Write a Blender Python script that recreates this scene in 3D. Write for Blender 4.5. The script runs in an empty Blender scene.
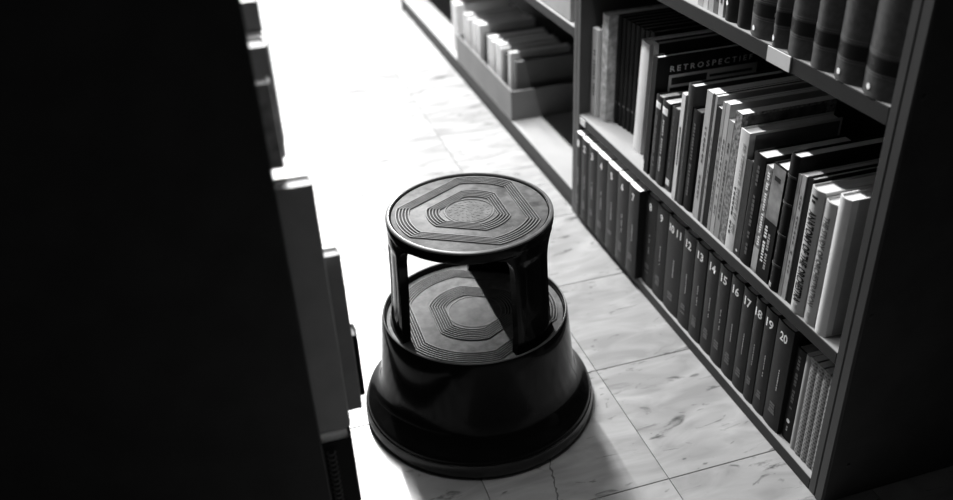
import bpy, bmesh, math, random
from mathutils import Matrix, Vector
random.seed(7)
R = math.radians
scn = bpy.context.scene
COL = scn.collection

# ------------------------------------------------------------------ camera
cam_d = bpy.data.cameras.new('camera')
cam = bpy.data.objects.new('camera', cam_d)
COL.objects.link(cam)
F_PX = 877.28
cam_d.sensor_width = 36.0
cam_d.lens = F_PX * 36.0 / 953.0
rx = Vector((0.95568677, -0.29118843, -0.04326783))
ry = -Vector((-0.18684651, -0.48640957, -0.85351867))
rz = -Vector((0.22748887, 0.82378094, -0.51926273))
M = Matrix((rx, ry, rz)).transposed().to_4x4()
M.translation = Vector((-0.352563, -1.31143936, 1.17096671))
cam.matrix_world = M
cam_d.clip_start = 0.02
cam_d.dof.use_dof = True
cam_d.dof.focus_distance = 1.50
cam_d.dof.aperture_fstop = 2.4
scn.camera = cam

# ------------------------------------------------------------------ world, light, exposure
w = bpy.data.worlds.new('world'); scn.world = w
w.use_nodes = True
w.node_tree.nodes['Background'].inputs[0].default_value = (1, 1, 1, 1)
w.node_tree.nodes['Background'].inputs[1].default_value = 0.016
scn.view_settings.view_transform = 'Standard'
scn.view_settings.look = 'None'
scn.view_settings.gamma = 1.0
scn.view_settings.use_curve_mapping = False
scn.view_settings.exposure = 0.0
LAMP_X, LAMP_Z = 0.0, 2.45
LAMP_SPANS = ((-0.28, 0.62, 19.0), (0.85, 2.25, 122.0), (2.45, 3.85, 200.0), (4.15, 5.55, 200.0))  # first span is an added fill, lightening the stool's shadow on the floor
for a, b, pw in LAMP_SPANS:
    ld = bpy.data.lights.new('tube_light', 'AREA')
    ld.shape = 'RECTANGLE'; ld.size = 0.05; ld.size_y = b - a; ld.energy = pw
    lo = bpy.data.objects.new('tube_light', ld); COL.objects.link(lo)
    lo.location = (LAMP_X, (a + b) / 2, LAMP_Z - 0.035)

# ------------------------------------------------------------------ materials (all procedural, grey scale)
def mat(name, v, rough=0.5, var=0.0, scale=30.0, bump=0.0, spec=0.22, stretch=None, v2=None, detail=4.0, coat=0.0):
    m = bpy.data.materials.new(name); m.use_nodes = True
    nt = m.node_tree; N = nt.nodes; L = nt.links
    b = N['Principled BSDF']
    b.inputs['Roughness'].default_value = rough
    b.inputs['Specular IOR Level'].default_value = spec
    b.inputs['Coat Weight'].default_value = coat
    if v2 is None:
        lo, hi = v * (1 - var), v * (1 + var)
    else:
        lo, hi = v, v2
    tc = N.new('ShaderNodeTexCoord')
    mp = N.new('ShaderNodeMapping')
    if stretch: mp.inputs['Scale'].default_value = stretch
    no = N.new('ShaderNodeTexNoise')
    no.inputs['Scale'].default_value = scale
    no.inputs['Detail'].default_value = detail
    cr = N.new('ShaderNodeValToRGB')
    cr.color_ramp.elements[0].position = 0.32; cr.color_ramp.elements[0].color = (lo, lo, lo, 1)
    cr.color_ramp.elements[1].position = 0.68; cr.color_ramp.elements[1].color = (hi, hi, hi, 1)
    L.new(tc.outputs['Object'], mp.inputs['Vector']); L.new(mp.outputs['Vector'], no.inputs['Vector'])
    L.new(no.outputs['Fac'], cr.inputs['Fac']); L.new(cr.outputs['Color'], b.inputs['Base Color'])
    if bump:
        bp = N.new('ShaderNodeBump'); bp.inputs['Strength'].default_value = bump; bp.inputs['Distance'].default_value = 0.002
        L.new(no.outputs['Fac'], bp.inputs['Height']); L.new(bp.outputs['Normal'], b.inputs['Normal'])
    return m

def floor_mat():
    m = bpy.data.materials.new('marbled_floor_tile'); m.use_nodes = True
    nt = m.node_tree; N = nt.nodes; L = nt.links
    b = N['Principled BSDF']
    ge = N.new('ShaderNodeNewGeometry'); oi = N.new('ShaderNodeObjectInfo')
    ad = N.new('ShaderNodeVectorMath'); ad.operation = 'ADD'
    sc = N.new('ShaderNodeVectorMath'); sc.operation = 'SCALE'; sc.inputs[0].default_value = (13.0, 7.0, 3.0)
    L.new(oi.outputs['Random'], sc.inputs['Scale']); L.new(ge.outputs['Position'], ad.inputs[0]); L.new(sc.outputs[0], ad.inputs[1])
    mp = N.new('ShaderNodeMapping'); mp.inputs['Rotation'].default_value = (0, 0, R(24)); mp.inputs['Scale'].default_value = (5.0, 15.0, 5.0)
    L.new(ad.outputs[0], mp.inputs['Vector'])
    # dark streaks
    n1 = N.new('ShaderNodeTexNoise'); n1.inputs['Scale'].default_value = 1.25; n1.inputs['Detail'].default_value = 7; n1.inputs['Roughness'].default_value = 0.62; n1.inputs['Distortion'].default_value = 0.9
    L.new(mp.outputs[0], n1.inputs['Vector'])
    c1 = N.new('ShaderNodeValToRGB')
    c1.color_ramp.elements[0].position = 0.615; c1.color_ramp.elements[0].color = (0, 0, 0, 1)
    c1.color_ramp.elements[1].position = 0.70; c1.color_ramp.elements[1].color = (1, 1, 1, 1)
    L.new(n1.outputs['Fac'], c1.inputs['Fac'])
    # light streaks
    n2 = N.new('ShaderNodeTexNoise'); n2.inputs['Scale'].default_value = 1.6; n2.inputs['Detail'].default_value = 6; n2.inputs['Distortion'].default_value = 1.2
    mp2 = N.new('ShaderNodeMapping'); mp2.inputs['Location'].default_value = (4, 9, 2); mp2.inputs['Rotation'].default_value = (0, 0, R(-35)); mp2.inputs['Scale'].default_value = (4.0, 12.0, 4.0)
    L.new(ad.outputs[0], mp2.inputs['Vector']); L.new(mp2.outputs[0], n2.inputs['Vector'])
    c2 = N.new('ShaderNodeValToRGB')
    c2.color_ramp.elements[0].position = 0.35; c2.color_ramp.elements[0].color = (0.21, 0.21, 0.21, 1)
    c2.color_ramp.elements[1].position = 0.72; c2.color_ramp.elements[1].color = (0.34, 0.34, 0.34, 1)
    L.new(n2.outputs['Fac'], c2.inputs['Fac'])
    # fine veins
    wv = N.new('ShaderNodeTexNoise'); wv.inputs['Scale'].default_value = 3.0; wv.inputs['Detail'].default_value = 9; wv.inputs['Distortion'].default_value = 2.0
    L.new(mp2.outputs[0], wv.inputs['Vector'])
    c3 = N.new('ShaderNodeValToRGB')
    c3.color_ramp.elements[0].position = 0.635; c3.color_ramp.elements[0].color = (0, 0, 0, 1)
    c3.color_ramp.elements[1].position = 0.70; c3.color_ramp.elements[1].color = (0.7, 0.7, 0.7, 1)
    L.new(wv.outputs['Fac'], c3.inputs['Fac'])
    mx0 = N.new('ShaderNodeMath'); mx0.operation = 'MAXIMUM'
    L.new(c1.outputs['Color'], mx0.inputs[0]); L.new(c3.outputs['Color'], mx0.inputs[1])
    mx = N.new('ShaderNodeMix'); mx.data_type = 'RGBA'
    L.new(mx0.outputs[0], mx.inputs['Factor']); L.new(c2.outputs['Color'], mx.inputs['A'])
    mx.inputs['B'].default_value = (0.045, 0.045, 0.045, 1)
    # per tile tone
    mr = N.new('ShaderNodeMapRange'); mr.inputs['To Min'].default_value = 0.9; mr.inputs['To Max'].default_value = 1.06
    L.new(oi.outputs['Random'], mr.inputs['Value'])
    mu = N.new('ShaderNodeMix'); mu.data_type = 'RGBA'; mu.blend_type = 'MULTIPLY'; mu.inputs['Factor'].default_value = 1.0
    L.new(mx.outputs['Result'], mu.inputs['A']); L.new(mr.outputs['Result'], mu.inputs['B'])
    L.new(mu.outputs['Result'], b.inputs['Base Color'])
    b.inputs['Roughness'].default_value = 0.33
    bp = N.new('ShaderNodeBump'); bp.inputs['Strength'].default_value = 0.15; bp.inputs['Distance'].default_value = 0.001
    L.new(n1.outputs['Fac'], bp.inputs['Height']); L.new(bp.outputs['Normal'], b.inputs['Normal'])
    return m

def pattern_mat():
    m = bpy.data.materials.new('woven_print'); m.use_nodes = True
    N = m.node_tree.nodes; L = m.node_tree.links; b = N['Principled BSDF']; b.inputs['Roughness'].default_value = 0.6
    tc = N.new('ShaderNodeTexCoord'); sp = N.new('ShaderNodeSeparateXYZ'); cb = N.new('ShaderNodeCombineXYZ')
    L.new(tc.outputs['Object'], sp.inputs[0]); L.new(sp.outputs['Y'], cb.inputs['X']); L.new(sp.outputs['Z'], cb.inputs['Y'])
    br = N.new('ShaderNodeTexBrick'); br.offset = 0.5
    br.inputs['Color1'].default_value = (0.08, 0.08, 0.08, 1); br.inputs['Color2'].default_value = (0.12, 0.12, 0.12, 1); br.inputs['Mortar'].default_value = (0.26, 0.26, 0.26, 1)
    br.inputs['Scale'].default_value = 1.0; br.inputs['Brick Width'].default_value = 0.0075; br.inputs['Row Height'].default_value = 0.0062; br.inputs['Mortar Size'].default_value = 0.0014
    L.new(cb.outputs[0], br.inputs['Vector']); L.new(br.outputs['Color'], b.inputs['Base Color'])
    return m

def mottled_mat(name, lo, hi, scale):
    return mat(name, lo, 0.5, scale=scale, v2=hi, detail=6.0)

MT = dict(
    floor=floor_mat(), grout=mat('floor_joint', 0.10, 0.8, 0.2, 60),
    metal=mat('grey_painted_steel', 0.06, 0.45, 0.06, 12, 0.03),
    metal_dk=mat('dark_painted_steel', 0.045, 0.45, 0.08, 14, 0.03),
    panel=mat('black_end_panel', 0.04, 0.55, 0.15, 18, 0.04),
    back=mat('dark_back_panel', 0.025, 0.6, 0.1, 8),
    shelf=mat('pale_grey_shelf', 0.27, 0.5, 0.05, 9, 0.03),
    lip=mat('mid_grey_shelf_edge', 0.034, 0.5, 0.06, 12, 0.0, 0.1),
    wall=mat('plaster', 0.25, 0.8, 0.05, 4), ceil=mat('ceiling_white', 0.35, 0.85, 0.04, 4),
    plastic=mat('black_gloss_plastic', 0.005, 0.12, 0.15, 20, 0.0, 0.11),
    rubber=mat('dark_rubber_tread', 0.05, 0.5, 0.28, 55, 0.3, 0.16, v2=0.125),
    tire=mat('black_rubber', 0.010, 0.22, 0.1, 40, 0.03, 0.6),
    rim=mat('rim_rubber_highlight', 0.11, 0.35, 0.2, 30, 0.0, 0.4),  # grey rubber of the top rim; also paints the step ring's highlight
    ridge=mat('tread_ridge_rubber', 0.15, 0.42, 0.2, 40, 0.0, 0.25),  # lightened to set the ridges off against the painted groove shade
    groove=mat('groove_shade_rubber', 0.008, 0.6, 0.2, 40, 0.0, 0.1),  # near-black that paints in the shade between the tread ridges
    page=mat('paper_edges', 0.78, 0.8, 0.10, 10, 0.15, stretch=(1, 90, 1)),
    page_dk=mat('aged_paper_edges', 0.34, 0.8, 0.14, 10, 0.15, stretch=(1, 90, 1)),
    white=mat('white_cover', 0.66, 0.45, 0.05, 20), pale=mat('pale_cover', 0.46, 0.5, 0.08, 20),
    lgrey=mat('light_grey_cover', 0.33, 0.5, 0.10, 20), grey=mat('grey_cover', 0.16, 0.5, 0.12, 20),
    dgrey=mat('dark_grey_cover', 0.032, 0.45, 0.15, 20), black=mat('black_cover', 0.007, 0.55, 0.2, 20, 0.0, 0.12),
    cloth=mat('black_book_cloth', 0.014, 0.55, 0.18, 160, 0.15), vol=mat('dark_set_binding', 0.015, 0.5, 0.12, 90, 0.06, 0.15),
    vol_edge=mat('set_binding_edge', 0.075, 0.45, 0.1, 90),
    leather=mat('grey_buckram', 0.06, 0.5, 0.2, 110, 0.12), leather_dk=mat('dark_buckram', 0.014, 0.5, 0.2, 110, 0.12),
    band=mat('black_title_band', 0.010, 0.45, 0.2, 60), gilt=mat('faded_gilt', 0.06, 0.4, 0.3, 200),
    pale_mottled=mottled_mat('worn_pale_print', 0.3, 0.7, 60), mottled=mottled_mat('mottled_pale_print', 0.14, 0.5, 60), mottled2=mottled_mat('speckled_print', 0.05, 0.40, 140),
    picture=mottled_mat('photo_print', 0.10, 0.42, 22), picture_dk=mottled_mat('dark_photo_print', 0.02, 0.16, 40),
    ink_w=mat('white_print', 0.85, 0.6, 0.03, 20), ink_g=mat('grey_print', 0.38, 0.6, 0.05, 20), ink_dg=mat('dim_print', 0.10, 0.6, 0.05, 20),
    ink_b=mat('black_print', 0.015, 0.6, 0.1, 20), card=mat('white_card', 0.62, 0.6, 0.04, 12), card_g=mat('grey_card', 0.28, 0.65, 0.06, 12),
    card_dg=mat('charcoal_card', 0.11, 0.6, 0.1, 12),
    card_d=mat('dark_card', 0.05, 0.6, 0.1, 12), tray=mat('grey_board', 0.17, 0.6, 0.08, 10, 0.05), pattern=pattern_mat(),
    lamp=mat('lamp_housing', 0.7, 0.4, 0.03, 5),
)
dm = bpy.data.materials.new('lit_tube'); dm.use_nodes = True
dm.node_tree.nodes['Principled BSDF'].inputs['Emission Color'].default_value = (1, 1, 1, 1)
dm.node_tree.nodes['Principled BSDF'].inputs['Emission Strength'].default_value = 6.0
MT['tube'] = dm

# ------------------------------------------------------------------ helpers
def link(name, me, m=None, parent=None, kind=None):
    o = bpy.data.objects.new(name, me); COL.objects.link(o)
    if m is not None and me is not None and not me.materials: me.materials.append(MT[m])
    if parent is not None: o.parent = parent
    if kind: o['kind'] = kind
    return o
def tag(o, label, cat, group=None):
    o['label'] = label; o['category'] = cat
    if group: o['group'] = group
    return o
def empty(name, loc, label=None, cat=None, group=None):
    o = bpy.data.objects.new(name, None); COL.objects.link(o); o.location = loc
    o.empty_display_size = 0.05
    if label: tag(o, label, cat, group)
    return o
def finish(bm, name, smooth=None):
    bmesh.ops.recalc_face_normals(bm, faces=bm.faces)
    me = bpy.data.meshes.new(name); bm.to_mesh(me); bm.free()
    if smooth:
        for p in me.polygons: p.use_smooth = True
        me.set_sharp_from_angle(angle=R(smooth))
    return me
def box_bm(x0, x1, y0, y1, z0, z1, bev=0.0, bm=None, seg=1):
    own = bm is None
    b = bmesh.new()
    vs = [b.verts.new((x, y, z)) for x in (x0, x1) for y in (y0, y1) for z in (z0, z1)]
    for f in ((0, 1, 3, 2), (4, 6, 7, 5), (0, 4, 5, 1), (2, 3, 7, 6), (0, 2, 6, 4), (1, 5, 7, 3)):
        b.faces.new([vs[i] for i in f])
    if bev: bmesh.ops.bevel(b, geom=list(b.edges), offset=bev, segments=seg, affect='EDGES', profile=0.5)
    if own: return b
    me = bpy.data.meshes.new('t'); b.to_mesh(me); b.free(); bm.from_mesh(me); bpy.data.meshes.remove(me)
    return bm
def box(name, x0, x1, y0, y1, z0, z1, m, parent=None, bev=0.0, kind=None, seg=1):
    return link(name, finish(box_bm(x0, x1, y0, y1, z0, z1, bev, seg=seg), name), m, parent, kind)
def lathe_bm(prof, n=96, a0=0.0):
    bm = bmesh.new(); rings = []
    for r, z in prof:
        if r < 1e-6: rings.append([bm.verts.new((0, 0, z))])
        else: rings.append([bm.verts.new((r * math.cos(a0 + 2 * math.pi * i / n), r * math.sin(a0 + 2 * math.pi * i / n), z)) for i in range(n)])
    for A, B in zip(rings, rings[1:]):
        for i in range(n):
            j = (i + 1) % n
            if len(A) == 1 and len(B) == 1: continue
            if len(A) == 1: bm.faces.new((A[0], B[i], B[j]))
            elif len(B) == 1: bm.faces.new((A[i], A[j], B[0]))
            else: bm.faces.new((A[i], A[j], B[j], B[i]))
    return bm
def lathe(name, prof, m, parent=None, n=96, smooth=32):
    return link(name, finish(lathe_bm(prof, n), name, smooth), m, parent)
def prism_bm(pts, z0, z1):            # polygon in xy extruded in z
    bm = bmesh.new()
    a = [bm.verts.new((x, y, z0)) for x, y in pts]; b = [bm.verts.new((x, y, z1)) for x, y in pts]
    bm.faces.new(a[::-1]); bm.faces.new(b)
    n = len(pts)
    for i in range(n): bm.faces.new((a[i], a[(i + 1) % n], b[(i + 1) % n], b[i]))
    return bm

def text(body, m, parent, width, height, loc, ax, ay, name='title', bend=None, spacing=1.0, bold=0.0):
    """flat lettering fitted to width x height, centred on loc (parent space), along axes ax / ay"""
    cu = bpy.data.curves.new('t', 'FONT'); cu.body = body; cu.align_x = 'CENTER'; cu.align_y = 'CENTER'; cu.resolution_u = 2; cu.space_character = spacing; cu.offset = bold
    to = bpy.data.objects.new('t', cu); COL.objects.link(to)
    dg = bpy.context.evaluated_depsgraph_get(); dg.update()
    me = bpy.data.meshes.new_from_object(to.evaluated_get(dg))
    bpy.data.objects.remove(to); bpy.data.curves.remove(cu)
    xs = [v.co.x for v in me.vertices]; ys = [v.co.y for v in me.vertices]
    cx, cy = (min(xs) + max(xs)) / 2, (min(ys) + max(ys)) / 2
    sx, sy = width / (max(xs) - min(xs)), height / (max(ys) - min(ys))
    ax, ay = Vector(ax), Vector(ay); az = ax.cross(ay); loc = Vector(loc)
    for v in me.vertices:
        u, q = (v.co.x - cx) * sx, (v.co.y - cy) * sy
        v.co = loc + ax * u + ay * q
    if bend:                              # cut the letters along the facets of the rounded spine, then lay them on it
        t = bend
        bm = bmesh.new(); bm.from_mesh(me)
        for i in range(1, 8):
            bmesh.ops.bisect_plane(bm, geom=list(bm.verts) + list(bm.edges) + list(bm.faces), plane_co=(0, t[0] * i / 8, 0), plane_no=(0, 1, 0))
        for v in bm.verts:
            k = min(7, max(0, int(v.co.y / t[0] * 8))); f = v.co.y / t[0] * 8 - k
            h = lambda i: t[1] * (1 - (i / 4 - 1) ** 2)
            v.co.x -= h(k) * (1 - f) + h(k + 1) * f
        bm.to_mesh(me); bm.free()
    me.name = name; me.materials.clear()
    return link(name, me, m, parent)

# ------------------------------------------------------------------ the setting
floor = box('floor', -2.2, 2.2, -2.6, 8.0, -0.08, -0.0025, 'grout', kind='structure')
TP = 0.3155; TX0, TY0 = 0.253, -0.3245
tile_me = finish(box_bm(-TP / 2 + 0.0007, TP / 2 - 0.0007, -TP / 2 + 0.0007, TP / 2 - 0.0007, -0.004, 0.0, 0.0006), 'floor_tile')
tile_me.materials.append(MT['floor'])
for i in range(-3, 2):
    for j in range(-4, 23):
        o = bpy.data.objects.new('floor_tile', tile_me); COL.objects.link(o); o.parent = floor
        o.location = (TX0 + (i + 0.5) * TP, TY0 + (j + 0.5) * 0.3205, -random.random() * 0.0004)
        o.scale = (1, 0.3205 / TP, 1)
        o.rotation_euler.z = random.choice((0, math.pi))
bm = bmesh.new(); prev = None; rr = random.Random(4)
for i in range(26):
    u = i / 25; x = 0.073 - 0.030 * u + rr.uniform(-0.0025, 0.0025); y = -0.195 - 0.135 * u; hw = rr.uniform(0.0006, 0.0022)
    cur = (bm.verts.new((x - hw, y, 0.0003)), bm.verts.new((x + hw, y, 0.0003)))
    if prev: bm.faces.new((prev[0], prev[1], cur[1], cur[0]))
    prev = cur
link('floor_crack', finish(bm, 'floor_crack'), 'grout', floor)
box('ceiling', -2.2, 2.2, -2.6, 8.0, 2.62, 2.7, 'ceil', kind='structure')
box('wall_back', -2.2, 2.2, 8.0, 8.1, -0.08, 2.7, 'wall', kind='structure')
box('wall_left', -2.3, -2.2, -2.6, 8.1, -0.08, 2.7, 'wall', kind='structure')
box('wall_right', 2.2, 2.3, -2.6, 8.1, -0.08, 2.7, 'wall', kind='structure')

# lamps over the aisle; the nearest is an added fill for the stool's shadow
for k, (a, b, pw) in enumerate(LAMP_SPANS):
    t = empty('ceiling_lamp', (LAMP_X, (a + b) / 2, LAMP_Z), 'long white fluorescent lamp hung under the ceiling above the aisle, the nearest an added fill', 'lamp', 'fluorescent lamps above the aisle')
    h = (b - a) / 2
    box('housing', -0.05, 0.05, -h - 0.03, h + 0.03, 0.0, 0.06, 'lamp', t, 0.006)
    for s in (-1, 1):
        box('rod', -0.006, 0.006, s * h * 0.7 - 0.006, s * h * 0.7 + 0.006, 0.06, 0.17, 'lamp', t)
    for o in [o for o in COL.objects if o.type == 'LIGHT' and abs(o.location.y - (a + b) / 2) < 0.01]:
        o.parent = t; o.location = (0, 0, -0.035)
    tb = lathe_bm([(0, -h), (0.013, -h), (0.013, h), (0, h)], 16)
    bmesh.ops.rotate(tb, verts=tb.verts, matrix=Matrix.Rotation(R(90), 3, 'X'))
    tb_o = link('tube', finish(tb, 'tube', 30), 'tube', t); tb_o.location = (0, 0, -0.016)

# ------------------------------------------------------------------ bookcases
XF = 0.467; XB = 0.765
def shelf_board(parent, x0, x1, y0, y1, z0, z1, front=-1):
    """steel shelf: pale board with a darker folded front lip"""
    lipx = (x0, x0 + 0.0018) if front < 0 else (x1 - 0.0018, x1)
    brd = (x0 + 0.0019, x1) if front < 0 else (x0, x1 - 0.0019)
    s = box('shelf', brd[0], brd[1], y0, y1, z0, z1, 'shelf', parent)
    l = box('shelf_lip', lipx[0], lipx[1], y0, y1, z0, z1, 'lip', s, 0.0006)
    return s
nb = empty('bookcase', (0, 0, 0), 'grey steel bookcase with black end panel, full of books beside the stool', 'bookcase')
ZB, ZM, ZT = 0.024, 0.297, 0.707
YN, YF = -0.425, 0.615
shelf_board(nb, XF, XB, YN, YF, 0.0, ZB)
shelf_board(nb, XF, XB, YN, YF, 0.275, ZM)
shelf_board(nb, XF, XB, YN, YF, 0.681, ZT)
shelf_board(nb, XF, XB, YN, YF, 1.10, 1.126)
shelf_board(nb, XF, XB, YN, YF, 1.52, 1.546)
box('back_panel', XB, XB + 0.012, -0.46, 0.635, 0.0, 2.0, 'back', nb)
box('upright', XF, XB, -0.4415, YN, 0.0, 2.0, 'metal', nb, 0.0015)
box('upright', XF, XB, YF, 0.6345, 0.0, 2.0, 'metal', nb, 0.0015)
ep = box('end_panel', XF + 0.002, XB + 0.33, -0.4625, -0.4435, 0.0, 2.02, 'panel', nb, 0.0015)
box('edge_strip', XF - 0.001, XF + 0.002, -0.4615, -0.4445, 0.0, 2.02, 'metal', ep, 0.0008)
for sx, sz in ((0.481, 0.39), (0.505, 0.079), (0.483, 0.732)):
    sb = lathe_bm([(0, 0), (0.0042, 0), (0.0036, 0.0018), (0, 0.0022)], 16)
    bmesh.ops.rotate(sb, verts=sb.verts, matrix=Matrix.Rotation(R(90), 3, 'X'))
    so = link('screw', finish(sb, 'screw', 30), 'metal_dk', ep); so.location = (sx, -0.4625, sz)
lh = box('label_holder', XF - 0.0022, XF - 0.0002, -0.206, -0.144, 0.6815, 0.7065, 'card', nb, 0.0004)
lh['label'] = 'blank white label card'
lh2 = box('label_holder', XF - 0.0016, XF - 0.0002, 0.572, 0.604, 0.277, 0.295, 'card', nb, 0.0004)

fb = empty('bookcase', (0, 0, 0), 'grey steel bookcase with folder tray on its bottom shelf, adjoining the full one', 'bookcase')
FY0, FY1 = 0.655, 2.75
shelf_board(fb, XF, XB, FY0, FY1, 0.032, 0.062)
box('plinth', XF + 0.006, XB, FY0, FY1, 0.0, 0.0315, 'lip', fb)
shelf_board(fb, XF, XB, FY0, FY1, 0.485, 0.509)
shelf_board(fb, XF, XB, FY0, FY1, 0.93, 0.954)
box('back_panel', XB, XB + 0.012, 0.636, FY1 + 0.02, 0.0, 2.0, 'back', fb)
box('upright', XF, XB, 0.6355, FY0, 0.0, 2.0, 'metal', fb, 0.0015)
box('upright', XF, XB, FY1, FY1 + 0.02, 0.0, 2.0, 'metal', fb, 0.0015)

XL = -0.333
lb = empty('bookcase', (0, 0, 0), 'black bookcase with broad matt end panel, across the aisle from the grey bookcases', 'bookcase')
box('end_panel', XL - 0.66, XL, -0.46, -0.44, 0.0, 2.0, 'panel', lb, 0.002)
box('end_panel', XL - 0.66, XL, 2.75, 2.77, 0.0, 2.0, 'panel', lb, 0.002)
box('back_panel', XL - 0.332, XL - 0.3205, -0.4395, 2.7495, 0.0, 2.0, 'back', lb)
LZ = (0.05, 0.39, 0.767, 1.15, 1.53)
for z in LZ: shelf_board(lb, XL - 0.32, XL, -0.44, 2.75, z - 0.016, z, front=1)

# ------------------------------------------------------------------ step stool
st = empty('step_stool', (0, 0, 0), 'round black plastic two-step kick stool with ridged grey treads on the tiled aisle floor', 'stool')
body = lathe('base_shell', [(0, 0.196), (0.1655, 0.196), (0.167, 0.2), (0.1685, 0.2185), (0.171, 0.2212), (0.1735, 0.2195), (0.1755, 0.213), (0.178, 0.19), (0.182, 0.15),
      (0.187, 0.10), (0.191, 0.078), (0.197, 0.063), (0.206, 0.051), (0.2145, 0.0435), (0.2195, 0.0385), (0.2215, 0.034), (0.2215, 0.030), (0.213, 0.028), (0.200, 0.03), (0.17, 0.17), (0, 0.17)], 'plastic', st, 128)
lathe('base_ring', [(0.205, 0.0), (0.2225, 0.0), (0.2255, 0.004), (0.2265, 0.012), (0.2258, 0.021), (0.2235, 0.027), (0.2195, 0.0295), (0.205, 0.028), (0.205, 0.0)], 'tire', st, 128)
lathe('top_shell', [(0, 0.4225), (0.1395, 0.4225), (0.1405, 0.4262), (0.1480, 0.4262), (0.1484, 0.4245), (0.1484, 0.4145), (0.1475, 0.409), (0.1465, 0.408), (0.138, 0.408), (0.134, 0.414), (0, 0.414)], 'plastic', st, 128)
def leg(az):
    bm = bmesh.new(); rows = []
    zs = [0.197, 0.21, 0.222, 0.232, 0.245, 0.27, 0.30, 0.33, 0.355, 0.370, 0.380, 0.388, 0.395, 0.400, 0.404, 0.4075, 0.4105]
    NA = 15
    for z in zs:
        hw = 16.5
        if z < 0.25: hw += 4.0 * ((0.25 - z) / 0.053) ** 1.6
        if z > 0.362:
            u = min(1.0, (z - 0.362) / 0.0455); hw += 12.0 * (1 - math.sqrt(max(0, 1 - u ** 2.2))) + (31.4 if u >= 1 else 0.0)
        t = (z - 0.197) / (0.41 - 0.197)
        ro = 0.1585 - 0.0105 * t - 0.0025 * math.sin(math.pi * t)
        if z < 0.235: ro += 0.006 * ((0.235 - z) / 0.038) ** 2
        ri = ro - 0.017
        outer, inner = [], []
        for k in range(NA):
            f = k / (NA - 1) * 2 - 1
            a = R(az + hw * f)
            # shallow recess down the middle of the leg
            dr = -0.003 if (abs(f) < 0.62 and 0.235 < z < 0.385) else 0.0
            outer.append(bm.verts.new(((ro + dr) * math.cos(a), (ro + dr) * math.sin(a), z)))
            inner.append(bm.verts.new((ri * math.cos(a), ri * math.sin(a), z)))
        rows.append(outer + inner[::-1])
    n = 2 * NA
    for A, B in zip(rows, rows[1:]):
        for i in range(n): bm.faces.new((A[i], A[(i + 1) % n], B[(i + 1) % n], B[i]))
    for Rw in (rows[0], rows[-1]):
        for i in range(NA - 1): bm.faces.new((Rw[i], Rw[i + 1], Rw[n - 2 - i], Rw[n - 1 - i]))
    return link('leg', finish(bm, 'leg', 38), 'plastic', st)
for az in (-60, 60, 180): leg(az)

def loop_pts(r, straight0, half):
    """three straight sides (mid-normals at straight0 + 120k, half-angle half) joined by three arcs"""
    pts = []
    for k in range(3):
        c = straight0 + 120 * k
        a0, a1 = c + half, c + 120 - half
        m = 12
        for i in range(m + 1): pts.append((r, a0 + (a1 - a0) * i / m))
        p0 = (r * math.cos(R(a1)), r * math.sin(R(a1))); b0 = c + 120 + half
        p1 = (r * math.cos(R(b0)), r * math.sin(R(b0)))
        for i in range(1, 8):
            x = p0[0] + (p1[0] - p0[0]) * i / 8; y = p0[1] + (p1[1] - p0[1]) * i / 8
            pts.append((math.hypot(x, y), math.degrees(math.atan2(y, x))))
    return [(a * math.cos(R(b)), a * math.sin(R(b))) for a, b in pts]
def ridge(name, r, wd, hgt, z, straight0, half, parent, m='ridge'):
    bm = bmesh.new(); rings = []
    for rr, zz in ((r - wd / 2, z - 0.0004), (r - wd * 0.28, z + hgt), (r + wd * 0.28, z + hgt), (r + wd / 2, z - 0.0004)):
        rings.append([bm.verts.new((x, y, zz)) for x, y in (loop_pts(rr, straight0, half) if half else [(rr * math.cos(2 * math.pi * i / 60), rr * math.sin(2 * math.pi * i / 60)) for i in range(60)])])
    n = len(rings[0])
    for A, B in zip(rings, rings[1:] + rings[:1]):
        for i in range(n): bm.faces.new((A[i], A[(i + 1) % n], B[(i + 1) % n], B[i]))
    return link(name, finish(bm, name, 30), m, parent)
ZP = 0.4268
lathe('top_rim', [(0.1412, 0.4263), (0.1412, 0.4288), (0.1424, 0.4303), (0.1455, 0.4302), (0.1476, 0.4288), (0.1483, 0.4263), (0.1412, 0.4263)], 'rim', st, 128)
pad = lathe('top_tread', [(0, 0.4226), (0.1375, 0.4226), (0.1385, ZP - 0.0006), (0.1375, ZP), (0, ZP)], 'rubber', st, 128)
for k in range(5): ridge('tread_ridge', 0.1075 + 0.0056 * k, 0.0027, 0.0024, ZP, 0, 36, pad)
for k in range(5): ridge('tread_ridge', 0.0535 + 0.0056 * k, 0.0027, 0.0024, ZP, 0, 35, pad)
ridge('emblem_ring', 0.0435, 0.0028, 0.0014, ZP, 0, 0, pad)
lathe('emblem', [(0, ZP - 0.0002), (0.040, ZP - 0.0002), (0.0395, ZP + 0.0007), (0, ZP + 0.0007)], 'rubber', pad, 64)
bm = bmesh.new()                       # embossed petal texture of the emblem
for rr, n, ln in ((0.034, 22, 0.0062), (0.0235, 15, 0.0062), (0.0135, 9, 0.0056), (0.004, 4, 0.0045)):
    for i in range(n):
        a = 2 * math.pi * (i + 0.3 * (rr > 0.02)) / n
        b = box_bm(rr - ln / 2, rr + ln / 2, -0.0012, 0.0012, ZP + 0.0006, ZP + 0.0011)
        bmesh.ops.rotate(b, verts=b.verts, matrix=Matrix.Rotation(0.7, 3, 'Z'), cent=(rr, 0, 0))
        bmesh.ops.rotate(b, verts=b.verts, matrix=Matrix.Rotation(a, 3, 'Z'))
        me = bpy.data.meshes.new('t'); b.to_mesh(me); b.free(); bm.from_mesh(me); bpy.data.meshes.remove(me)
link('emblem_relief', finish(bm, 'emblem_relief'), 'rubber', pad, 'stuff')
ZS = 0.2105
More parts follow.
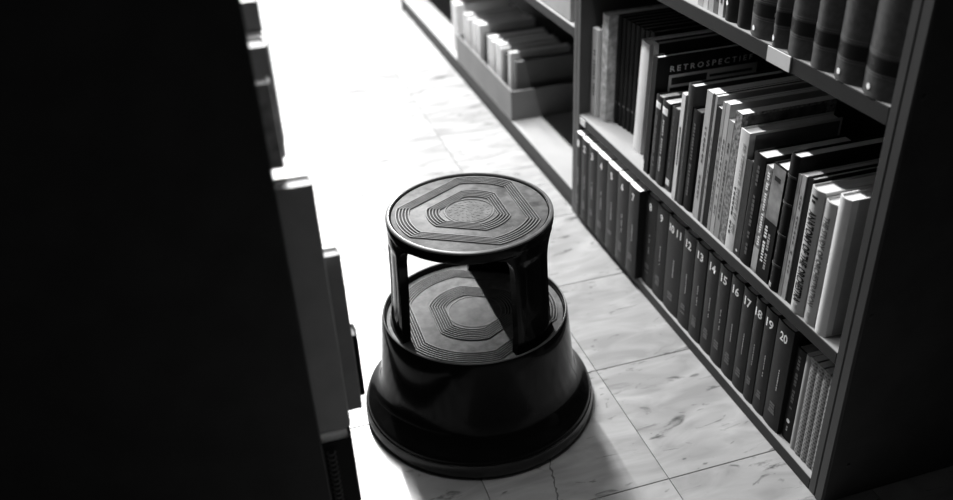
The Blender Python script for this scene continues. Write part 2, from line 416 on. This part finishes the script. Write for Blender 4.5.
lathe('step_rim_highlight', [(0.1700, 0.2205), (0.1703, 0.2220), (0.1715, 0.2226), (0.1727, 0.2219), (0.1732, 0.2203), (0.1700, 0.2205)], 'rim', st, 128)  # thin light ring added as a painted highlight along the step ring's edge
def band(r0, r1, z, s0, half, parent):  # flat dark strip under the ridges, groove shade put into the colour
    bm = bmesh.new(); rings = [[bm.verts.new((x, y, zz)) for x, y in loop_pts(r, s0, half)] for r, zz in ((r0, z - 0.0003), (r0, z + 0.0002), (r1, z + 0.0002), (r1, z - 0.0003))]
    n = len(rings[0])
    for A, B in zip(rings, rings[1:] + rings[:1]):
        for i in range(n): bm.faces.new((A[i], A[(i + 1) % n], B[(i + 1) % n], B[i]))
    return link('groove_shade_band', finish(bm, 'groove_shade_band'), 'groove', parent)
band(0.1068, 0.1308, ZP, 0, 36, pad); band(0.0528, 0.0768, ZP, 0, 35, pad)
pad2 = lathe('lower_tread', [(0, 0.1962), (0.1650, 0.1962), (0.1668, ZS - 0.0006), (0.166, ZS), (0, ZS)], 'rubber', st, 128)
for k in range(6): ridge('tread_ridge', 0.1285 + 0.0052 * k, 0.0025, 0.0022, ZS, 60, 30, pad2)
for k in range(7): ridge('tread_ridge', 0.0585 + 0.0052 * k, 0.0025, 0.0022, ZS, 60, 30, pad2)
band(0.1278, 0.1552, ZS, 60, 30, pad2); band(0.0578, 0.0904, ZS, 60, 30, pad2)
ridge('emblem_ring', 0.0500, 0.0026, 0.0010, ZS, 0, 0, pad2)

# ------------------------------------------------------------------ books
AXY, AZ_, AX_ = (0, -1, 0), (0, 0, 1), (1, 0, 0)
def book(name, label, X, y0, y1, z0, H, depth, lean=0.0, cover='black', pages='page', hard=True, rnd=0.0, group=None, cat='book', face=1, gap=0.0006):
    """book with its spine at x = X facing the aisle (face=1: spine to -x), between y1 (near side) and y0 (far side).
       local frame: origin on the near bottom edge of the spine, x into the shelf, y along the shelf, z up"""
    t = (y0 - y1) * math.cos(R(lean)) - gap
    root = empty(name, (X, y1 + gap / 2, z0 + 0.0003), label, cat, group)
    root.rotation_euler.x = R(lean)
    if face < 0: root.scale = (1, 1, 1)
    ct = 0.0026 if hard else 0.0008
    ct = min(ct, t * 0.28)
    sq = 0.003 if hard else 0.0
    n = 8
    def sx(y):      # spine bulge
        q = (y / t) * 2 - 1
        return -rnd * (1 - q * q) if rnd else 0.0
    # U-shaped cover as one prism
    ys = [t * i / n for i in range(n + 1)] if rnd else [0, t]
    out = [(depth, 0)] + [(sx(y), y) for y in ys] + [(depth, t)]
    ysi = [ct + (t - 2 * ct) * i / n for i in range(n + 1)] if rnd else [ct, t - ct]
    inn = [(depth, t - ct)] + [(sx(y) + ct * 1.2, y) for y in reversed(ysi)] + [(depth, ct)]
    pts = [(face * a, b) for a, b in out + inn]
    bm = bmesh.new()
    lo = [bm.verts.new((a, b, 0)) for a, b in pts]; hi = [bm.verts.new((a, b, H)) for a, b in pts]
    N_ = len(pts)
    for i in range(N_): bm.faces.new((lo[i], lo[(i + 1) % N_], hi[(i + 1) % N_], hi[i]))
    k = len(out)
    for L_ in (lo, hi):
        for i in range(k - 1):
            bm.faces.new((L_[i], L_[i + 1], L_[N_ - 2 - i], L_[N_ - 1 - i]))
    link('cover', finish(bm, 'cover', 40 if rnd else None), cover, root)
    pp = [(depth - sq, ct * 1.02)] + [(sx(y) + ct * 1.25, y) for y in ([ct * 1.02 + (t - 2.04 * ct) * i / n for i in range(n + 1)] if rnd else [ct * 1.02, t - ct * 1.02])] + [(depth - sq, t - ct * 1.02)]
    link('page_block', finish(prism_bm([(face * a, b) for a, b in pp], sq, H - sq - 0.0004), 'page_block'), pages, root)
    root['_t'] = t; root['_rnd'] = rnd; root['_H'] = H; root['_d'] = depth; root['_f'] = face
    return root
def bulge(root): return (root['_t'], root['_rnd']) if root['_rnd'] else None
EPS = 0.0004
def spine_text(root, body, m, zc, length, height, down=True, yc=0.5, name='spine_title'):
    loc = (-EPS, root['_t'] * yc, zc)
    if down: return text(body, m, root, length, height, loc, (0, 0, -1), AXY, name, bulge(root), 1.0, 0.03)
    return text(body, m, root, length, height, loc, AXY, AZ_, name, bulge(root), 1.0, 0.02)
def patch(root, z0, z1, m, a=0.06, b=0.94, name='spine_label', dx=0.0):
    """thin printed or pasted panel following the spine, a..b of its width (a at the near side)"""
    t, rnd = root['_t'], root['_rnd']; n = 8 if rnd else 1
    bm = bmesh.new(); f, g, h, i_ = [], [], [], []
    for i in range(n + 1):
        y = t * (a + (b - a) * i / n); q = (y / t) * 2 - 1
        x = (-rnd * (1 - q * q) if rnd else 0.0) - EPS - dx
        f.append(bm.verts.new((x, y, z0))); g.append(bm.verts.new((x, y, z1)))
        h.append(bm.verts.new((x + 0.0003 + dx, y, z0))); i_.append(bm.verts.new((x + 0.0003 + dx, y, z1)))
    for i in range(n):
        bm.faces.new((f[i], g[i], g[i + 1], f[i + 1])); bm.faces.new((h[i], h[i + 1], i_[i + 1], i_[i]))
        bm.faces.new((f[i], f[i + 1], h[i + 1], h[i])); bm.faces.new((g[i], i_[i], i_[i + 1], g[i + 1]))
    bm.faces.new((f[0], h[0], i_[0], g[0])); bm.faces.new((f[n], g[n], i_[n], h[n]))
    return link(name, finish(bm, name, 40 if rnd else None), m, root)
def dashes(root, z0, z1, m, n, w=0.30, yc=0.5, name='spine_print', seed=1):
    """column of tiny illegible print marks running down the spine"""
    rr = random.Random(seed); t = root['_t']; rnd = root['_rnd']; bm = bmesh.new()
    z = z1; st_ = (z1 - z0) / n
    for k in range(n):
        if rr.random() < 0.14: z -= st_; continue
        hw = w * t / 2 * rr.uniform(0.7, 1.0); y = yc * t
        q = (y / t) * 2 - 1; x = (-rnd * (1 - q * q)) - EPS * 1.6
        box_bm(x, x + 0.0003, y - hw, y + hw, z - st_ * rr.uniform(0.5, 0.8), z, bm=bm); z -= st_
    return link(name, finish(bm, name), m, root)
def dot(root, y, z, r=0.0042, m='ink_w'):
    t, rnd = root['_t'], root['_rnd']; bm = bmesh.new(); pts = []
    def bx(yy): q = (yy / t) * 2 - 1; return -rnd * (1 - q * q) - EPS * 2.2
    c = bm.verts.new((bx(y), y, z)); ring = [bm.verts.new((bx(y + r * math.cos(a)), y + r * math.sin(a) * 0 + r * math.cos(a), z + r * math.sin(a))) for a in [2 * math.pi * i / 18 for i in range(18)]]
    for i in range(18): bm.faces.new((c, ring[i], ring[(i + 1) % 18]))
    return link('round_sticker', finish(bm, 'round_sticker'), m, root)

# --- bottom shelf: the numbered set
ve = [0.612, 0.576, 0.530, 0.480, 0.420, 0.360, 0.301, 0.247, 0.192, 0.139, 0.071, 0.022, -0.025, -0.070, -0.112, -0.154, -0.194, -0.226, -0.263, -0.312]
nums = ['1', '2', '3', '4', '5', '6', '7', '8', '9', '10 11', '12', '13', '14', '15', '16', '17', '18', '19', '20']
WORDS = 'one two three four five six seven eight nine ten twelve thirteen fourteen fifteen sixteen seventeen eighteen nineteen twenty'.split()
for i, nm in enumerate(nums):
    lab = 'dark bound set volume with white spine numeral %s on the bottom shelf' % WORDS[i] if ' ' not in nm else 'thick dark grey double set volume with numbers 10 and 11, bottom shelf'
    fwd = i < 7
    b = book('set_volume', lab, 0.4600 if fwd else 0.4760 + random.uniform(-0.0006, 0.0006), ve[i] - 0.0008, ve[i + 1] + 0.0010, ZB, 0.2305 + random.uniform(-0.0008, 0.0008), 0.17, 0.0, 'vol', 'page', not fwd, 0.0022, 'numbered dark set volumes on the bottom shelf')
    t = b['_t']; wdt = 0.011 if len(nm) == 1 else (0.021 if len(nm) == 2 else t * 0.74)
    spine_text(b, nm, 'ink_w', 0.204, min(wdt, t * 0.74), 0.0185, False, 0.5, 'volume_number')
    dashes(b, 0.085, 0.135, 'ink_g', 9, 0.06, 0.42, 'spine_print', i)
    dashes(b, 0.030, 0.056, 'ink_dg', 4, 0.42, 0.5, 'spine_print', i + 40)
b = book('book', 'slim black book with a white dot low on its spine, next to volume 20', 0.484, -0.3135, -0.342, ZB, 0.205, 0.16, 0.0, 'black', 'page_dk', True, 0.002)
dashes(b, 0.07, 0.19, 'ink_dg', 16, 0.30, 0.5, 'spine_title', 77); dot(b, b['_t'] * 0.5, 0.045, 0.0045); dashes(b, 0.015, 0.032, 'ink_g', 3, 0.12, 0.5, 'spine_print', 5)
b = book('book', 'pale grey smooth thin book between the black dotted book and the woven-print booklets', 0.482, -0.343, -0.358, ZB, 0.210, 0.16, 0.0, 'lgrey', 'page', False, 0.003)
yy = -0.3585
for k in range(4):
    book('booklet', 'slim booklet in pale woven-print cover, bottom shelf against the end upright', 0.480 + 0.0004 * k, yy, yy - 0.0160, ZB, 0.214 - 0.001 * k, 0.16, 0.0, 'pattern', 'page', False, 0.0015, 'woven-print booklets on the bottom shelf')
    yy -= 0.0162

# --- middle shelf, far to near
ZK = ZM
b = book('book', 'pale thin book against the far upright of the middle shelf, beside a mottled one', 0.497, 0.611, 0.580, ZK, 0.222, 0.20, 0, 'white', 'page', False)
dashes(b, 0.05, 0.17, 'ink_dg', 14, 0.3, 0.5, 'spine_print', 3)
b = book('book', 'mottled pale book between the thin pale one and the black periodical volumes', 0.507, 0.5785, 0.5445, ZK, 0.266, 0.21, 0.6, 'pale_mottled', 'page', True, 0.003)
y = 0.5425
for k in range(8):
    b = book('periodical_volume', 'tall plain black bound periodical volume in the row on the middle shelf', 0.529 + 0.0021 * k, y, y - 0.0190, ZK, 0.268 - 0.0006 * k + (0.004 if k == 7 else 0), 0.205, 1.2, 'black', 'page_dk', True, 0.002, 'black periodical volumes on the middle shelf')
    dashes(b, 0.05, 0.058, 'ink_dg', 1, 0.6, 0.5, 'spine_print', 3); y -= 0.01935
b = book('book', 'tall white book standing right beside the black periodical volumes', 0.505, 0.3830, 0.3440, ZK, 0.262, 0.22, 3.6, 'white', 'page', True, 0.002)
b = book('book', 'tall dark grey thin picture book behind the big black cover lettered RETROSPECTIEF', 0.498, 0.3150, 0.2920, ZK, 0.281, 0.235, 3.6, 'dgrey', 'page_dk', True)
rb = book('art_book', 'wide black art book whose front cover reads RETROSPECTIEF', 0.474, 0.2660, 0.2460, ZK, 0.268, 0.245, 3.0, 'black', 'page', True)
def cov(root, x0, x1, z0, z1, m, name, e=1.0):
    return box(name, x0, x1, -EPS * e, -EPS * e + 0.0003, z0, z1, m, root)
text('RETROSPECTIEF', 'ink_w', rb, 0.190, 0.0120, (0.126, -EPS * 1.5, 0.240), AX_, AZ_, 'cover_title', None, 1.5)
cov(rb, 0.030, 0.236, 0.1, 0.226, 'pale', 'cover_panel')
cov(rb, 0.034, 0.232, 0.04, 0.198, 'black', 'cover_picture', 1.4)
cov(rb, 0.036, 0.118, 0.204, 0.220, 'ink_b', 'cover_print', 1.6); cov(rb, 0.124, 0.225, 0.209, 0.215, 'ink_b', 'cover_print', 1.6)
b = book('book', 'black book with white spine label, standing right against the RETROSPECTIEF book', 0.475, 0.2370, 0.2105, ZK, 0.193, 0.145, 2.9, 'cloth', 'page', True, 0.002)
patch(b, 0.166, 0.180, 'ink_w', 0.12, 0.88); dashes(b, 0.03, 0.15, 'ink_dg', 20, 0.28, 0.5, 'spine_title', 11)
b = book('book', 'black book with white spine label, second from the RETROSPECTIEF book', 0.475, 0.2095, 0.1785, ZK, 0.191, 0.15, 2.9, 'cloth', 'page', True, 0.002)
patch(b, 0.163, 0.178, 'ink_w', 0.15, 0.85); dashes(b, 0.03, 0.15, 'ink_g', 20, 0.22, 0.5, 'spine_title', 12)
b = book('book', 'dark grey book with a small pale sticker at the foot of its spine', 0.479, 0.1765, 0.1515, ZK, 0.188, 0.15, 2.9, 'dgrey', 'page_dk', True, 0.001)
patch(b, 0.012, 0.026, 'ink_w', 0.2, 0.8); dashes(b, 0.05, 0.17, 'ink_dg', 16, 0.25, 0.5, 'spine_title', 13)
b = book('book', 'thin white paperback with black spine lettering, between dark grey books', 0.471, 0.1300, 0.1155, ZK, 0.235, 0.19, 2.8, 'white', 'page', False)
dashes(b, 0.08, 0.17, 'ink_b', 16, 0.34, 0.5, 'spine_title', 14)
b = book('book', 'tall dark grey glossy book rising above its neighbours beside the thin white paperback', 0.474, 0.1140, 0.0905, ZK, 0.260, 0.2, 2.7, 'dgrey', 'page', True, 0.002)
dashes(b, 0.06, 0.2, 'ink_dg', 18, 0.22, 0.5, 'spine_title', 15)
b = book('book', 'dark book with faint spine lettering, in the gap before the pale thin catalogues', 0.476, 0.0895, 0.0600, ZK, 0.217, 0.18, 2.6, 'black', 'page_dk', True, 0.002)
dashes(b, 0.03, 0.19, 'ink_dg', 22, 0.26, 0.5, 'spine_title', 16)
thin = [(0.0470, 0.0262, 0.270, 'pale', 'tall light grey catalogue, first of the thin ones after the dark books', 0.20),
        (0.0250, 0.0178, 0.271, 'dgrey', 'tall very thin dark grey catalogue among the pale ones', 0.20),
        (0.0168, 0.0090, 0.270, 'lgrey', 'tall very thin light catalogue beside a black one', 0.20),
        (0.0080, -0.0080, 0.252, 'black', 'thin black catalogue among tall pale ones, slightly shorter', 0.19),
        (-0.0090, -0.0190, 0.268, 'lgrey', 'tall thin pale catalogue right after the thin black one', 0.20),
        (-0.0200, -0.0335, 0.270, 'pale', 'tall thin pale catalogue, second after the thin black one', 0.205),
        (-0.0345, -0.0520, 0.243, 'lgrey', 'short light grey catalogue with dark spine marks, beside the speckled one', 0.18),
        (-0.0530, -0.0735, 0.267, 'mottled2', 'speckled grey catalogue with dark picture cover, beside the wide white book', 0.19)]
for k, (a, c, h, m, lab, d) in enumerate(thin):
    b = book('catalogue', lab, 0.4745, a - 0.0003 * k, c - 0.0003 * k, ZK, h, d, 2.4 - 0.06 * k, m, 'page', False)
    if m in ('lgrey', 'pale'): dashes(b, 0.04, 0.2, 'ink_dg', 14, 0.18, 0.5, 'spine_title', 30 + k)
    if k == 7: cov(b, 0.012, 0.17, 0.15, 0.262, 'picture_dk', 'cover_picture')
    if k == 3: pass
b = book('book', 'wide white-spined large book with grey cover, leaning beside the speckled catalogue', 0.4745, -0.0775, -0.1060, ZK, 0.243, 0.185, 1.8, 'white', 'page', True, 0.001)
cov(b, 0.012, 0.18, 0.01, 0.238, 'grey', 'cover_picture'); dashes(b, 0.03, 0.22, 'ink_g', 26, 0.26, 0.36, 'spine_title', 50); dashes(b, 0.03, 0.13, 'ink_b', 10, 0.12, 0.7, 'spine_print', 51)
b = book('book', 'short dark grey book between the wide white book and a black hardback', 0.4745, -0.1080, -0.1265, ZK, 0.196, 0.15, 1.7, 'dgrey', 'page', True)
dot(b, b['_t'] * 0.5, 0.012, 0.003)
b = book('book', 'thick black hardback with faint spine lettering, beside the short dark grey book', 0.4745, -0.1280, -0.1620, ZK, 0.220, 0.18, 1.7, 'black', 'page', True, 0.002)
dashes(b, 0.02, 0.2, 'ink_dg', 22, 0.24, 0.42, 'spine_title', 52)
b = book('book', 'thin paperback with crowded grey spine print, beside the black hardback', 0.4745, -0.1655, -0.1830, ZK, 0.211, 0.15, 1.6, 'mottled2', 'page', False)
dashes(b, 0.05, 0.2, 'ink_w', 30, 0.4, 0.4, 'spine_title', 53); patch(b, 0.006, 0.05, 'pale', 0.02, 0.98, 'spine_panel')
b = book('book', 'picture-spined book with grey photograph above a black block of white lettering', 0.4740, -0.1845, -0.2205, ZK, 0.224, 0.15, 1.6, 'black', 'page', True)
patch(b, 0.118, 0.222, 'picture', 0.02, 0.98, 'spine_picture'); patch(b, 0.01, 0.115, 'black', 0.02, 0.98, 'spine_panel')
patch(b, 0.195, 0.203, 'ink_b', 0.3, 0.75, 'spine_print', 0.0003)
dashes(b, 0.03, 0.105, 'ink_w', 12, 0.22, 0.75, 'spine_title', 54); dashes(b, 0.02, 0.1, 'ink_g', 14, 0.2, 0.45, 'spine_print', 55)
b = book('book', 'tall black round-backed hardback with raised bands, beside the picture-spined book', 0.4750, -0.2235, -0.2490, ZK, 0.260, 0.19, 1.5, 'black', 'page', True, 0.004)
for z in (0.05, 0.11, 0.17, 0.22): patch(b, z, z + 0.004, 'dgrey', 0.02, 0.98, 'raised_band', 0.001)
patch(b, 0.004, 0.012, 'ink_g', 0.55, 0.95)
b = book('paperback', 'thin pale grey paperback beside the tall banded black hardback', 0.4750, -0.2515, -0.2600, ZK, 0.233, 0.16, 1.0, 'lgrey', 'page', False)
b = book('paperback', 'thin pale paperback with dark spine print, against a black book', 0.4750, -0.2612, -0.2722, ZK, 0.236, 0.16, 1.0, 'pale', 'page', False)
dashes(b, 0.05, 0.2, 'ink_dg', 16, 0.2, 0.5, 'spine_title', 56)
b = book('book', 'plain black book right beside the ANATOMY OF THE ORCHESTRA', 0.4760, -0.2737, -0.2890, ZK, 0.237, 0.17, 0.8, 'black', 'page', True)
b = book('book', 'light grey book with black spine title ANATOMY OF THE ORCHESTRA', 0.4740, -0.2905, -0.3245, ZK, 0.232, 0.165, 0.8, 'pale', 'page', True, 0.006)
spine_text(b, 'ANATOMY OF THE ORCHESTRA', 'ink_b', 0.108, 0.172, 0.0195)
patch(b, 0.2165, 0.2205, 'ink_b', 0.30, 0.72, 'spine_print'); patch(b, 0.2085, 0.2130, 'ink_b', 0.40, 0.68, 'spine_print'); patch(b, 0.012, 0.018, 'ink_g', 0.35, 0.65, 'spine_print')
b = book('book', 'pale book with grey spine title THE STUDY OF ORCHESTRATION', 0.4745, -0.3265, -0.3555, ZK, 0.226, 0.165, 0.6, 'pale', 'page', True, 0.005)
spine_text(b, 'THE STUDY OF ORCHESTRATION', 'grey', 0.118, 0.165, 0.0145); patch(b, 0.012, 0.024, 'ink_g', 0.35, 0.65, 'spine_print')
b = book('book', 'white jacketed book with plain grey front cover, last on the middle shelf', 0.4740, -0.3575, -0.3850, ZK, 0.248, 0.18, 0.1, 'white', 'page', True, 0.005)
cov(b, 0.012, 0.178, 0.002, 0.246, 'lgrey', 'front_cover')
b = book('book', 'pale jacketed book pushed deep into the end of the middle shelf', 0.520, -0.3895, -0.4080, ZK, 0.252, 0.17, 0.0, 'lgrey', 'page', True, 0.004)

# --- top shelf
top = [(0.100, 0.081, 'pale', 'pale thin book on the top shelf, farthest of the light ones', 0), (0.080, 0.064, 'white', 'white thin book on the top shelf beside a pale one', 0),
       (0.062, 0.045, 'pale', 'pale book on the top shelf next to a grey one', 0), (0.044, 0.030, 'grey', 'thin mid-grey book on the top shelf between pale ones', 0), (0.029, 0.013, 'white', 'white thin book on the top shelf touching the black dotted one', 0)]
for a, c, m, lab, _ in top:
    b = book('book', lab, 0.476, a, c, ZT, 0.23, 0.17, 0, m, 'page', False)
    dashes(b, 0.02, 0.2, 'ink_dg', 18, 0.3, 0.5, 'spine_print', int(a * 1000))
big = [(0.0115, -0.0280, 'leather_dk', True, False, 'slim black bound volume with white dot on the top shelf'),
       (-0.0285, -0.0690, 'leather_dk', False, False, 'black bound volume without dot on the top shelf'),
       (-0.0700, -0.1360, 'leather', True, True, 'thick grey buckram volume with black band and white dot, between black and slim grey ones'),
       (-0.1370, -0.1750, 'leather', True, True, 'slim grey buckram volume with black band and white dot above the label card'),
       (-0.1760, -0.2350, 'leather', False, True, 'thick grey buckram volume without dot, first past the slim dotted one'),
       (-0.2360, -0.2905, 'leather', False, True, 'grey buckram volume without dot, second past the slim dotted one'),
       (-0.2915, -0.3525, 'leather', True, True, 'grey buckram volume with white dot, second from the end upright'),
       (-0.3535, -0.4210, 'leather', True, True, 'thickest grey buckram volume with white dot, against the end upright')]
for k, (a, c, m, dt, bands, lab) in enumerate(big):
    b = book('bound_volume', lab, 0.4800 - 0.0003 * k, a, c, ZT, 0.285, 0.2, 0, m, 'page_dk', True, 0.012 if bands else 0.008)
    t = b['_t']
    if bands:
        for z in (0.036, 0.175): patch(b, z, z + 0.020, 'band', 0.0, 1.0, 'title_band')
        for z in (0.030, 0.0335, 0.0585, 0.062, 0.170, 0.199): patch(b, z, z + 0.0010, 'ink_dg', 0.0, 1.0, 'gilt_line')
        dashes(b, 0.041, 0.051, 'gilt', 1, 0.22, 0.62, 'gilt_print', k)
    else:
        for z in (0.05, 0.18): patch(b, z, z + 0.018, 'band', 0.0, 1.0, 'title_band')
    if dt: dot(b, t * 0.62, 0.0135 if k != 0 else 0.03, 0.0044)

# --- far bay: tray with folders, storage box
tr = empty('folder_tray', (0, 0, 0), 'long open grey board tray of folders on the bottom shelf', 'tray')
TZ = 0.0622
box('front_board', 0.469, 0.475, 1.165, 1.80, TZ, 0.162, 'tray', tr, 0.001)
box('rear_board', 0.704, 0.710, 1.165, 1.80, TZ, 0.162, 'tray', tr, 0.001)
box('end_board', 0.4752, 0.7038, 1.165, 1.171, TZ, 0.160, 'tray', tr, 0.001)
box('end_board', 0.4752, 0.7038, 1.794, 1.80, TZ, 0.160, 'tray', tr, 0.001)
box('tray_base', 0.4752, 0.7038, 1.1712, 1.7938, TZ, TZ + 0.004, 'tray', tr)
FZ = TZ + 0.0045
def folder(label, y, th, H, m, x0=0.488, lean=2.0, group=None):
    root = empty('file_folder', (x0, y, FZ), label, 'folder', group); root.rotation_euler.x = R(lean)
    d = 0.205
    pts = [(d, 0), (0.003, 0), (0, th * 0.25), (0, th * 0.75), (0.003, th), (d, th), (d, th - 0.001), (0.004, th - 0.001), (0.002, th * 0.5), (0.004, 0.001), (d, 0.001)]
    bm = bmesh.new(); lo = [bm.verts.new((a, b_, 0)) for a, b_ in pts]; hi = [bm.verts.new((a, b_, H)) for a, b_ in pts]
    for i in range(11): bm.faces.new((lo[i], lo[(i + 1) % 11], hi[(i + 1) % 11], hi[i]))
    for q in (lo, hi):
        for idx in ((0, 1, 9, 10), (1, 2, 8, 9), (2, 3, 8), (3, 4, 7, 8), (4, 5, 6, 7)): bm.faces.new([q[i] for i in idx])
    link('sleeve', finish(bm, 'sleeve'), m, root)
    box('papers', 0.008, d - 0.004, 0.0014, th - 0.0014, 0.0005, H - 0.004, 'card' if m == 'card' else m, root)
    return root
GW = 'white card folders in the grey tray'
for y, th, H in ((1.730, 0.030, 0.185), (1.690, 0.022, 0.180), (1.612, 0.034, 0.188), (1.560, 0.030, 0.195), (1.440, 0.030, 0.186), (1.404, 0.028, 0.182), (1.345, 0.030, 0.190), (1.322, 0.018, 0.184)):
    folder('thick white card folder standing in the long grey tray', y, th, H, 'card', group=GW)
folder('dark folder between white card folders in the long grey tray', 1.512, 0.028, 0.170, 'card_d', 0.495)
folder('black folder just behind the last white one in the grey tray', 1.285, 0.026, 0.176, 'card_d', 0.494)
folder('narrow white folder between black and grey folders in the tray', 1.236, 0.022, 0.196, 'card', 0.490)
folder('dark grey folder leaning at the end board of the tray', 1.196, 0.026, 0.178, 'card_dg', 0.496)
for y, th, H in ((1.86, 0.03, 0.19), (1.90, 0.03, 0.19)):
    r = folder('white card folder standing loose just past the far end of the tray', y, th, H, 'card', 0.490, 0.0, 'loose folders past the tray'); r.location.z = 0.0623
sbx = empty('archive_box', (0, 0, 0), 'pale cardboard archive box on the shelf above the folder tray', 'box')
box('body', 0.475, 0.735, 0.70, 0.94, 0.5095, 0.74, 'lgrey', sbx, 0.002)
box('lid', 0.472, 0.738, 0.697, 0.943, 0.7402, 0.765, 'grey', sbx, 0.002)
box('label', 0.4744, 0.4749, 0.77, 0.87, 0.60, 0.66, 'card', sbx)

# --- left bookcase: books sticking out past the end panel (fore edge to the left wall, spine to the aisle)
def lbook(label, xs, y0, y1, z0, H, depth, cover, pages='page', hard=True, lean=0.0):
    return book('book', label, xs, y0, y1, z0, H, depth, lean, cover, pages, hard, 0.002, None, 'book', -1)
b = lbook('tall pale grey folio sticking out of the black bookcase, first behind its end panel', -0.293, -0.408, -0.436, 0.3905, 0.352, 0.26, 'pale')
b = lbook('light grey large book behind the tall folio in the black bookcase, sticking out further', -0.272, -0.384, -0.406, 0.3905, 0.240, 0.27, 'lgrey')
b = lbook('small black book sticking out farthest from the black bookcase', -0.263, -0.352, -0.381, 0.3905, 0.100, 0.2, 'black', 'page_dk')
b = lbook('black spiral-bound book on the lower shelf of the black bookcase', -0.294, -0.400, -0.434, 0.0505, 0.318, 0.25, 'black')
bm = bmesh.new()
for i in range(34):
    z = 0.012 + i * 0.0088
    rg = [];
    for k in range(10):
        a = 2 * math.pi * k / 10
        c = Vector((-0.0285 + 0.0055 * math.cos(a), -0.002 + 0.0055 * math.sin(a), z)); d = Vector((math.cos(a), math.sin(a), 0))
        rg.append([bm.verts.new(c + d * 0.0013), bm.verts.new(c + Vector((0, 0, 0.0013))), bm.verts.new(c - d * 0.0013), bm.verts.new(c - Vector((0, 0, 0.0013)))])
    for k in range(10):
        A, B = rg[k], rg[(k + 1) % 10]
        for j in range(4): bm.faces.new((A[j], A[(j + 1) % 4], B[(j + 1) % 4], B[j]))
link('wire_spiral', finish(bm, 'wire_spiral', 40), 'lgrey', b)
for lab, xs, a, c, h, m in (('mottled small book on the black bookcase shelf above the tall folio', -0.320, -0.408, -0.436, 0.095, 'pale_mottled'),
                          ('grey small book behind the mottled one in the black bookcase', -0.315, -0.372, -0.410, 0.125, 'lgrey'),
                          ('light grey worn book third behind the end panel above the folio', -0.312, -0.330, -0.370, 0.118, 'pale'),
                          ('mid-grey book fourth behind the end panel above the folio', -0.314, -0.280, -0.328, 0.150, 'grey')):
    lbook(lab, xs, a, c, 0.7675, h, 0.15, m)

# drop the helper properties of the builders
for o in COL.objects:
    for k in ('_t', '_rnd', '_H', '_d', '_f'):
        if k in o: del o[k]
